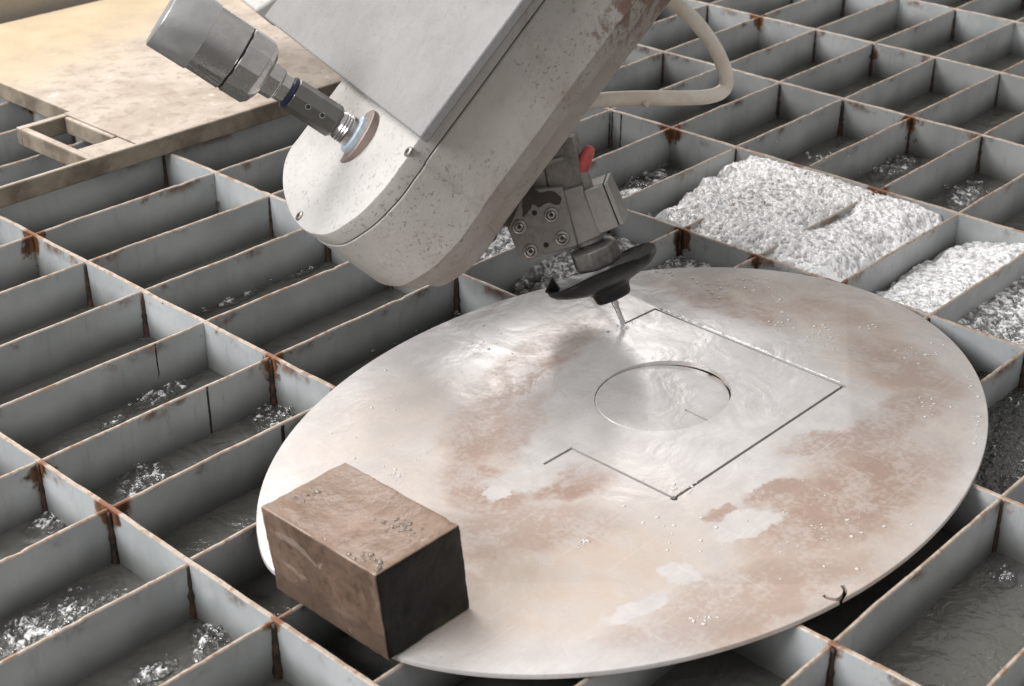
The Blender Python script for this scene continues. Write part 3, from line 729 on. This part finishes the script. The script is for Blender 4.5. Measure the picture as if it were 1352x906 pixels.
# beam at the back of the board
k = Mat('tank rim paint'); P = k.pos(); n1 = k.noise(P, 20, 4, .6)
k.set(Base_Color=k.mix(n1, (.30, .265, .22), (.40, .36, .31)), Roughness=.6, Normal=k.bump(n1, .3, .002)); M_RIM = k.m
ybm = hit(0, 25, BT)[1]
rim_o = link('tank_rim', loft_mesh('tank_rim', [[np.array((-.3, ybm + a, b)) for a, b in ((0, -.02), (0, .06), (.10, .06), (.10, -.02))], [np.array((2.2, ybm + a, b)) for a, b in ((0, -.02), (0, .06), (.10, .06), (.10, -.02))]]), M_RIM, bevel=.004)
tag(rim_o, 'grey brown tank rim beam running behind the sandy board', 'beam')

# ------------------------------------------------------------------ churning water, bubbles and drops
def foam_material(name, c0, c1, lo, hi, rough, sc=1.0, bump=.6, body=.9, ior=1.5):
    """clear murky water c0 with froth c1 on the crests, also painting glints and shading; fades out where the patch thins ('cover')"""
    k = Mat(name); P = k.pos(); n1 = k.noise(P, 150 * sc, 4, .6, .6); n2 = k.noise(P, 420 * sc, 3, .5)
    cr = k.n('ShaderNodeAttribute', attribute_name='crest').outputs['Fac']; cv = k.n('ShaderNodeAttribute', attribute_name='cover').outputs['Fac']
    m = k.ramp(k.math('ADD', cr, k.math('MULTIPLY', k.math('SUBTRACT', n1, .5), 1.1)), lo, hi)
    nrm = k.bump(k.math('ADD', n1, k.math('MULTIPLY', n2, .45)), bump, .005)
    vis = k.ramp(k.math('ADD', cv, k.math('MULTIPLY', k.math('SUBTRACT', n1, .5), .5)), .10, .55)
    fac = k.math('MAXIMUM', k.math('MULTIPLY', m, .92), body)
    mx = murky(k, k.mix(m, c0, c1), fac, (.80, .80, .76), nrm, rough, ior)
    tr = k.n('ShaderNodeBsdfTransparent'); fin = k.n('ShaderNodeMixShader')
    k.put(fin, '0', vis); k.t.links.new(tr.outputs[0], fin.inputs[1]); k.t.links.new(mx.outputs[0], fin.inputs[2])
    k.t.links.new(fin.outputs[0], k.t.nodes['Material Output'].inputs['Surface'])
    return k.m
M_FOAM = foam_material('white churned water', (.50, .495, .49), (.98, .98, .985), .22, .62, .10, .9, bump=.35, body=.86, ior=1.9)
M_FOAM2 = foam_material('thin churned water', (.24, .238, .225), (.98, .98, .98), .34, .72, .07, bump=.45, body=.65, ior=1.9)
M_SPLASH = foam_material('splashing water', (.13, .129, .115), (.97, .97, .97), .56, .82, .06, .9, bump=.5, body=.55, ior=2.0)
M_DARKW = foam_material('dark rippled water', (.035, .035, .030), (.90, .90, .90), .80, 1.0, .04, .7, bump=.95, body=.8, ior=1.9)
def fbm(x, y, s, o=3):
    v = 0; a = 1
    for _ in range(o): v += a * mnoise.noise(Vector((x * s, y * s, s * .37))); s *= 2.03; a *= .5
    return v
def wave(x, y, freq):
    wx = x + .007 * mnoise.noise(Vector((x * 36, y * 36, 11))); wy = y + .007 * mnoise.noise(Vector((x * 36, y * 36, 23)))
    a, b = wx * .8 + wy * .6, -wx * .6 + wy * .8; a *= .62
    r1 = .5 + .75 * mnoise.noise(Vector((a * freq, b * freq, 2.2)))
    r2 = 1 - abs(mnoise.noise(Vector((a * freq * 1.9, b * freq * 1.9, 7.1)))) * 2.0
    r3 = .5 + .7 * mnoise.noise(Vector((wx * freq * 4, wy * freq * 4, 3.1)))
    return r1 * .5 + r2 * .33 + r3 * .17              # crests near 1, troughs near 0
def grid_mesh(V, C, nx, ny, name):
    Fc = []
    for b in range(ny):
        for a in range(nx):
            q = b * (nx + 1) + a; Fc.append((q, q + 1, q + nx + 2, q + nx + 1))
    return V, C, Fc
def link_water(name, V, C, Fc, mat, label, cat, K_=None):
    me = bpy.data.meshes.new(name); me.from_pydata(V, [], Fc); me.update()
    at = me.attributes.new('crest', 'FLOAT', 'POINT'); at.data.foreach_set('value', C)
    at = me.attributes.new('cover', 'FLOAT', 'POINT'); at.data.foreach_set('value', K_ or [1.0] * len(C))
    o = link(name, me, mat); me.polygons.foreach_set('use_smooth', [True] * len(me.polygons))
    PATCH.append(o)
    return tag(o, label, cat, kind='stuff')
PATCH = []
def water_patch(name, i0, i1, j0, j1, zf, amp, mat, label, cat='water', step=.0013, mask=None, freq=60):
    x0, x1 = i0 * PX_ + TA / 2, i1 * PX_ - TA / 2; y0, y1 = -j1 * QY, -j0 * QY
    nx, ny = int((x1 - x0) / step), int((y1 - y0) / step); V = []; C = []; KV = []
    for b in range(ny + 1):
        y = y0 + (y1 - y0) * b / ny
        for a in range(nx + 1):
            x = x0 + (x1 - x0) * a / nx; mk = 1.0
            w = wave(x, y, freq)
            if mask: mk = max(0.0, min(1.0, mask(x, y) + .45 * fbm(x, y, 42, 2)))
            zz = zf(x, y); zz = ZW + .001 + (zz - ZW - .001) * (mk ** .6)
            V.append((x, y, zz + amp * (.35 + .65 * mk) * (w - .5) + min(amp, .004) * .6 * mk * fbm(x, y, 18, 2))); C.append(w * (.6 + .4 * mk)); KV.append(mk)
    V, C, Fc = grid_mesh(V, C, nx, ny, name)
    return link_water(name, V, C, Fc, mat, label, cat, KV)
sm = lambda a, b, v: (lambda t: t * t * (3 - 2 * t))(max(0.0, min(1.0, (v - a) / (b - a))))
def z_main(x, y):
    u = x / PX_ - 3; jj = -y / QY
    z = -.011 + .0105 * sm(0, .22, u) + .0045 * fbm(x, y, 11, 2)
    z -= .006 * math.exp(-((jj - 2.0) / .12) ** 2) * sm(.40, .5, u) * sm(.85, .7, u)
    return z - .012 * sm(2.6, 2.97, jj + .25 * fbm(x, y, 22, 2)) - .004 * sm(.93, 1.0, u)
water_patch('churning_water', 3, 4, .02, 2.975, z_main, .0052, M_FOAM, 'white churning water boiling up over the slats beside the oval plate',
            step=.0011, freq=165, mask=lambda x, y: 2.0 * sm(.20, 1.05, -y / QY + .30 * (x / PX_ - 3)) * (.55 + .45 * sm(2.97, 2.6, -y / QY)) * (.6 + .4 * sm(1.0, .93, x / PX_ - 3)) * (.45 + .55 * sm(0, .15, x / PX_ - 3)))
water_patch('churning_water', 3, 4, 3.03, 3.97, lambda x, y: -.026 + .016 * sm(3.2, 3.9, -y / QY), .0055, M_FOAM, 'white churning water filling the cell next to the boiling patch', step=.0011, freq=160, mask=lambda x, y: .3 + 1.7 * sm(3.0, 3.45, -y / QY))
water_patch('churning_water', 3, 4, 4.03, 5.97, lambda x, y: -.030, .0062, M_FOAM2, 'bubbly grey churning water in the rusty cells at the table side', freq=150)
water_patch('churning_water', 2, 3, -.97, .97, lambda x, y: -.034, .0060, M_FOAM2, 'bubbly churning water in the cell behind the black splash cup', freq=155, mask=lambda x, y: .1 + 1.5 * sm(.30, .6, (x / PX_ - 2)))
water_patch('churning_water', 3, 4, -.97, -.03, lambda x, y: -.036, .0060, M_FOAM2, 'small bubbly patch of water in the cell beside the red cap', freq=155, mask=lambda x, y: 1.6 * sm(.42, .12, abs(x / PX_ - 3.25)) * sm(.1, .5, -(y / QY) + 1))
water_patch('churning_water', 2, 3, 1.03, 3.97, lambda x, y: -.032, .0060, M_FOAM2, 'churning water against the rusty slat behind the oval plate', freq=150)
water_patch('rippled_water', 2, 3, 4.03, 5.97, lambda x, y: -.038, .0042, M_DARKW, 'dark rippled water in the cells at the rim of the oval plate', freq=110)
def splash_set(name, spots, mat, label, amp=.0060, freq=150, z0=ZW + .0015, step=.0014):
    """small bursts of bubbly water, each kept inside its own cell"""
    AV, AC, AF, AK = [], [], [], []
    for u, v, su, sv, ang in spots:
        p0 = hit(u, v, z0)[:2]; ca, sa = math.cos(ang), math.sin(ang)
        A = hit(u + su * ca, v + su * sa, z0)[:2] - p0; B = hit(u - sv * sa, v + sv * ca, z0)[:2] - p0
        inv = np.linalg.inv(np.column_stack([A, B])); ext = np.abs(A) + np.abs(B)
        ci = math.floor(p0[0] / PX_); cj = math.floor(p0[1] / QY)
        x0 = max(p0[0] - ext[0] * 1.3, ci * PX_ + TA / 2); x1 = min(p0[0] + ext[0] * 1.3, (ci + 1) * PX_ - TA / 2)
        y0 = max(p0[1] - ext[1] * 1.3, cj * QY + TB / 2); y1 = min(p0[1] + ext[1] * 1.3, (cj + 1) * QY - TB / 2)
        nx, ny = max(4, int((x1 - x0) / step)), max(4, int((y1 - y0) / step)); V = []; C = []; KV = []
        for b in range(ny + 1):
            y = y0 + (y1 - y0) * b / ny
            for a in range(nx + 1):
                x = x0 + (x1 - x0) * a / nx; q = inv @ (np.array((x, y)) - p0); r = math.hypot(q[0], q[1])
                mk = max(0.0, min(1.0, 1.35 * sm(1.3, .0, r) * (1 + .8 * fbm(x, y, 45, 2))))
                w = wave(x, y, freq); h = ZW + .0004 + amp * mk * (w - .30)
                V.append((x, y, max(h, ZW + .0003))); C.append(w * (.45 + .65 * mk)); KV.append(mk)
        V, C, Fc = grid_mesh(V, C, nx, ny, name); o = len(AV)
        AV += V; AC += C; AK += KV; AF += [tuple(o + i for i in f) for f in Fc]
    return link_water(name, AV, AC, AF, mat, label, 'water', AK)
splash_set('splashing_water', [(378, 542, 62, 38, -.3), (185, 636, 50, 26, -.4), (70, 820, 100, 38, -.5), (283, 835, 34, 48, .3), (215, 517, 56, 12, -.45), (200, 886, 40, 14, -.4), (25, 868, 50, 24, -.5),
                               (520, 440, 75, 14, -.5), (610, 412, 56, 16, -.45), (640, 348, 26, 16, -.4), (1328, 762, 16, 15, 0), (60, 690, 36, 20, -.3), (880, 325, 26, 22, 0), (310, 392, 50, 9, -.4), (150, 555, 20, 6, -.4),
                               (400, 355, 30, 8, -.4), (480, 390, 40, 10, -.4), (540, 375, 26, 9, -.4), (1180, 220, 40, 18, -.3), (1275, 258, 34, 22, -.4), (850, 242, 40, 16, -.4)],
           M_SPLASH, 'small bubbling splashes on the dark water of the cells')
k = Mat('clear bubbles'); tr = k.n('ShaderNodeBsdfTransparent'); gl = k.n('ShaderNodeBsdfGlossy'); gl.inputs['Roughness'].default_value = .05
df = k.n('ShaderNodeBsdfDiffuse'); df.inputs[0].default_value = (.95, .95, .95, 1); m0 = k.n('ShaderNodeMixShader'); m0.inputs[0].default_value = .08
fr = k.n('ShaderNodeFresnel'); fr.inputs['IOR'].default_value = 1.6; mx = k.n('ShaderNodeMixShader')
k.t.links.new(tr.outputs[0], m0.inputs[1]); k.t.links.new(df.outputs[0], m0.inputs[2])
k.t.links.new(fr.outputs[0], mx.inputs[0]); k.t.links.new(m0.outputs[0], mx.inputs[1]); k.t.links.new(gl.outputs[0], mx.inputs[2])
k.t.links.new(mx.outputs[0], k.t.nodes['Material Output'].inputs['Surface']); M_BUB = k.m
ico = bmesh.new(); bmesh.ops.create_icosphere(ico, subdivisions=2, radius=1)
IV = np.array([v.co[:] for v in ico.verts]); ICF = [tuple(v.index for v in f.verts) for f in ico.faces]; ico.free()
def drops(name, items, mat, label, cat):
    """items: centre, radius, flattening"""
    V = []; Fc = []
    for c, r, fl in items:
        b = len(V); rot = random.random() * 6.28; el = random.uniform(.75, 1.35); cs, sn = math.cos(rot), math.sin(rot)
        for v in IV:
            x, y, z = v[0] * el, v[1] / el, v[2] * fl; x, y = x * cs - y * sn, x * sn + y * cs
            V.append((c[0] + r * x, c[1] + r * y, c[2] + r * z))
        Fc += [tuple(b + i for i in f) for f in ICF]
    me = bpy.data.meshes.new(name); me.from_pydata(V, [], Fc); me.update()
    o = link(name, me, mat); me.polygons.foreach_set('use_smooth', [True] * len(me.polygons))
    return tag(o, label, cat, kind='stuff')
def scatter_px(u, v, su, sv, n, z, r0, r1, fl=.8, ang=0.0):
    L = []
    ca, sa = math.cos(ang), math.sin(ang)
    for _ in range(n):
        a, b = random.gauss(0, .5) * su, random.gauss(0, .5) * sv
        p = hit(u + a * ca - b * sa, v + a * sa + b * ca, z + random.uniform(0, .004)); r = r0 + (r1 - r0) * random.random() ** 2
        L.append((p, r, fl))
    return L
zb_ = ZW + .005
L = []
for u, v, su, sv, n, a in ((375, 540, 42, 26, 40, -.3), (185, 636, 36, 18, 22, -.4), (70, 820, 75, 26, 45, -.5), (285, 835, 24, 36, 30, .3), (210, 517, 46, 10, 16, -.45), (200, 885, 34, 12, 8, -.4),
                           (30, 870, 40, 20, 16, -.5), (520, 440, 60, 10, 26, -.5), (610, 412, 46, 12, 26, -.45), (640, 345, 22, 12, 16, -.4), (1328, 762, 16, 14, 10, 0), (700, 355, 60, 24, 90, -.4),
                           (850, 240, 40, 16, 40, -.4), (1180, 218, 34, 18, 40, -.2), (1278, 258, 30, 20, 40, -.3), (880, 325, 24, 20, 26, 0), (310, 390, 60, 6, 6, -.4),
                           (1320, 540, 30, 60, 60, 0), (1320, 400, 40, 30, 90, -.4), (1210, 345, 60, 40, 50, -.4)):
    L += scatter_px(u, v, su, sv, n, zb_, .0008, .0026, .8, a)
bub = drops('bubbles', L, M_BUB, 'clear bubbles floating on the dark water in the cells', 'bubbles')
# froth: small domes of bubbles riding on the churned water
def froth(patches, name, label):
    L = []
    for o, n, r0, r1, thr in patches:
        me = o.data; co = np.empty(len(me.vertices) * 3); me.vertices.foreach_get('co', co); co = co.reshape(-1, 3)
        cv = np.empty(len(me.vertices)); me.attributes['cover'].data.foreach_get('value', cv)
        idx = np.where(cv > thr)[0]
        for i in np.random.choice(idx, min(n, len(idx)), replace=False):
            r = r0 + (r1 - r0) * random.random() ** 2.2
            L.append((co[i] + np.array((random.uniform(-.001, .001), random.uniform(-.001, .001), -r * .25)), r, .85))
    return drops(name, L, M_BUB, label, 'froth')
froth([(PATCH[2], 1200, .0008, .0030, .2), (PATCH[3], 700, .0008, .0030, .5), (PATCH[4], 200, .0007, .0025, .5), (PATCH[5], 700, .0008, .0028, .2), (PATCH[6], 500, .0006, .0020, .2),
       (PATCH[7], 420, .0006, .0022, .45)], 'froth', 'froth of clear bubbles riding on the churning water around the plate')
L = scatter_px(1070, 207, 22, 5, 10, .004, .0012, .003, .7) + scatter_px(1000, 262, 80, 24, 60, 0, .0008, .002, .8, -.4) + scatter_px(1120, 300, 110, 50, 120, .006, .0007, .0018, .8, .3)
drops('spray_drops', L, M_BUB, 'spray drops thrown up by the boiling water beside the plate', 'spray')
# drops on the plate and block
k = Mat('water drops'); tr = k.n('ShaderNodeBsdfTransparent'); gl = k.n('ShaderNodeBsdfGlossy'); gl.inputs['Roughness'].default_value = .05
df = k.n('ShaderNodeBsdfDiffuse'); df.inputs[0].default_value = (.95, .95, .95, 1); m0 = k.n('ShaderNodeMixShader'); m0.inputs[0].default_value = .50  # diffuse white mixed in to paint the glints of the drops
fr = k.n('ShaderNodeFresnel'); fr.inputs['IOR'].default_value = 1.33; mx = k.n('ShaderNodeMixShader')
k.t.links.new(tr.outputs[0], m0.inputs[1]); k.t.links.new(df.outputs[0], m0.inputs[2])
k.t.links.new(fr.outputs[0], mx.inputs[0]); k.t.links.new(m0.outputs[0], mx.inputs[1]); k.t.links.new(gl.outputs[0], mx.inputs[2])
k.t.links.new(mx.outputs[0], k.t.nodes['Material Output'].inputs['Surface']); M_DROP = k.m
L = []
zp = ZT + .0002
for u, v, su, sv, n in ((1025, 424, 20, 7, 22), (1090, 436, 24, 14, 40), (1148, 428, 12, 5, 10), (1035, 410, 6, 4, 6), (770, 714, 10, 8, 12), (523, 627, 9, 9, 14), (905, 640, 22, 6, 18), (930, 815, 18, 6, 12),
                        (1220, 462, 26, 9, 22), (1285, 500, 12, 24, 16), (1290, 555, 6, 30, 16), (640, 465, 60, 60, 14), (500, 560, 80, 60, 14), (1100, 690, 90, 60, 30), (900, 700, 120, 70, 22), (960, 370, 60, 14, 40), (1000, 380, 90, 24, 40),
                        (500, 640, 30, 14, 6), (1225, 530, 22, 22, 12), (870, 355, 40, 10, 14), (560, 868, 40, 3, 6)):
    for p, r, f_ in scatter_px(u, v, su, sv, n, zp, .0006, .0019, .32):
        q = (p[:2] - PC) / np.array(PA)
        if q @ q > .96 or np.linalg.norm((p[:2] - HC) / np.array(HA)) < 1.05: continue
        L.append((np.array((p[0], p[1], zp)), r, f_))
k = Mat('water bead painted white'); k.set(Base_Color=k.mix(k.ramp(k.noise(k.pos(), 160, 4, .6), .40, .55), (.55, .545, .54), (.97, .97, .97)), Roughness=.04, Specular_IOR_Level=1.0, Normal=k.bump(k.noise(k.pos(), 300, 3), .6, .002)); M_WET = k.m  # bright reflection of the wet cut painted into a near-white colour
RB = []
for q in range(141):
    t = q / 140 * .98; c = hit(866 + 247 * t, 406.5 + 101.6 * t, ZT); g = 1.0 if t < .60 else .45
    wd = g * (.0020 + .0026 * max(0, .3 + mnoise.noise(Vector((t * 26, 1, 1))))) * min(1, t * 30 + .2) * min(1, (1 - t) * 12); hh = .0004 + g * .0011 * max(0, .35 + mnoise.noise(Vector((t * 60, 4, 1))))
    cc = np.array((c[0] + .0022, c[1] + .0004 * mnoise.noise(Vector((t * 30, 0, 3))), ZT))
    RB.append([cc + np.array((wd * a - .0006, 0, hh * b - .0001)) for a, b in ((-.45, 0), (-.3, .8), (.1, 1), (.55, .7), (1, 0))])
rib = link('water_ribbon', loft_mesh('water_ribbon', RB, closed=False, cap0=False, cap1=False), M_WET, smooth=80)
tag(rib, 'bead of water with its reflection painted white, welling out along the fresh cut in the plate', 'water', kind='stuff')
for _ in range(46):
    a = random.random() * 6.28; r = abs(random.gauss(0, .007)); hgt2 = abs(random.gauss(0, .004)) * math.exp(-r / .01)
    L.append((np.array((tip[0] + r * math.cos(a), tip[1] + r * math.sin(a), zp + hgt2)), random.uniform(.0003, .0010), .6))
drops('water_drops', L, M_DROP, 'water drops with painted white glints lying on the oval plate and along its cut', 'water drops')
L = []
for u, v, su, sv, n in ((525, 690, 24, 14, 26), (395, 655, 22, 10, 10), (415, 643, 8, 4, 3), (475, 735, 26, 12, 22), (497, 752, 8, 4, 6), (424, 712, 6, 4, 3), (540, 700, 10, 8, 5)):
    for p, r, f_ in scatter_px(u, v, su, sv, n, zt, .0007, .0022, .45):
        if abs(p[0] - cxb) < hx_ - .003 and abs(p[1] - cyb) < hy_ - .003: L.append((np.array((p[0], p[1], zt + .0001)), r, f_))
drops('water_drops', L, M_BUB, 'water drops and small puddles on top of the rusty steel block', 'water drops')
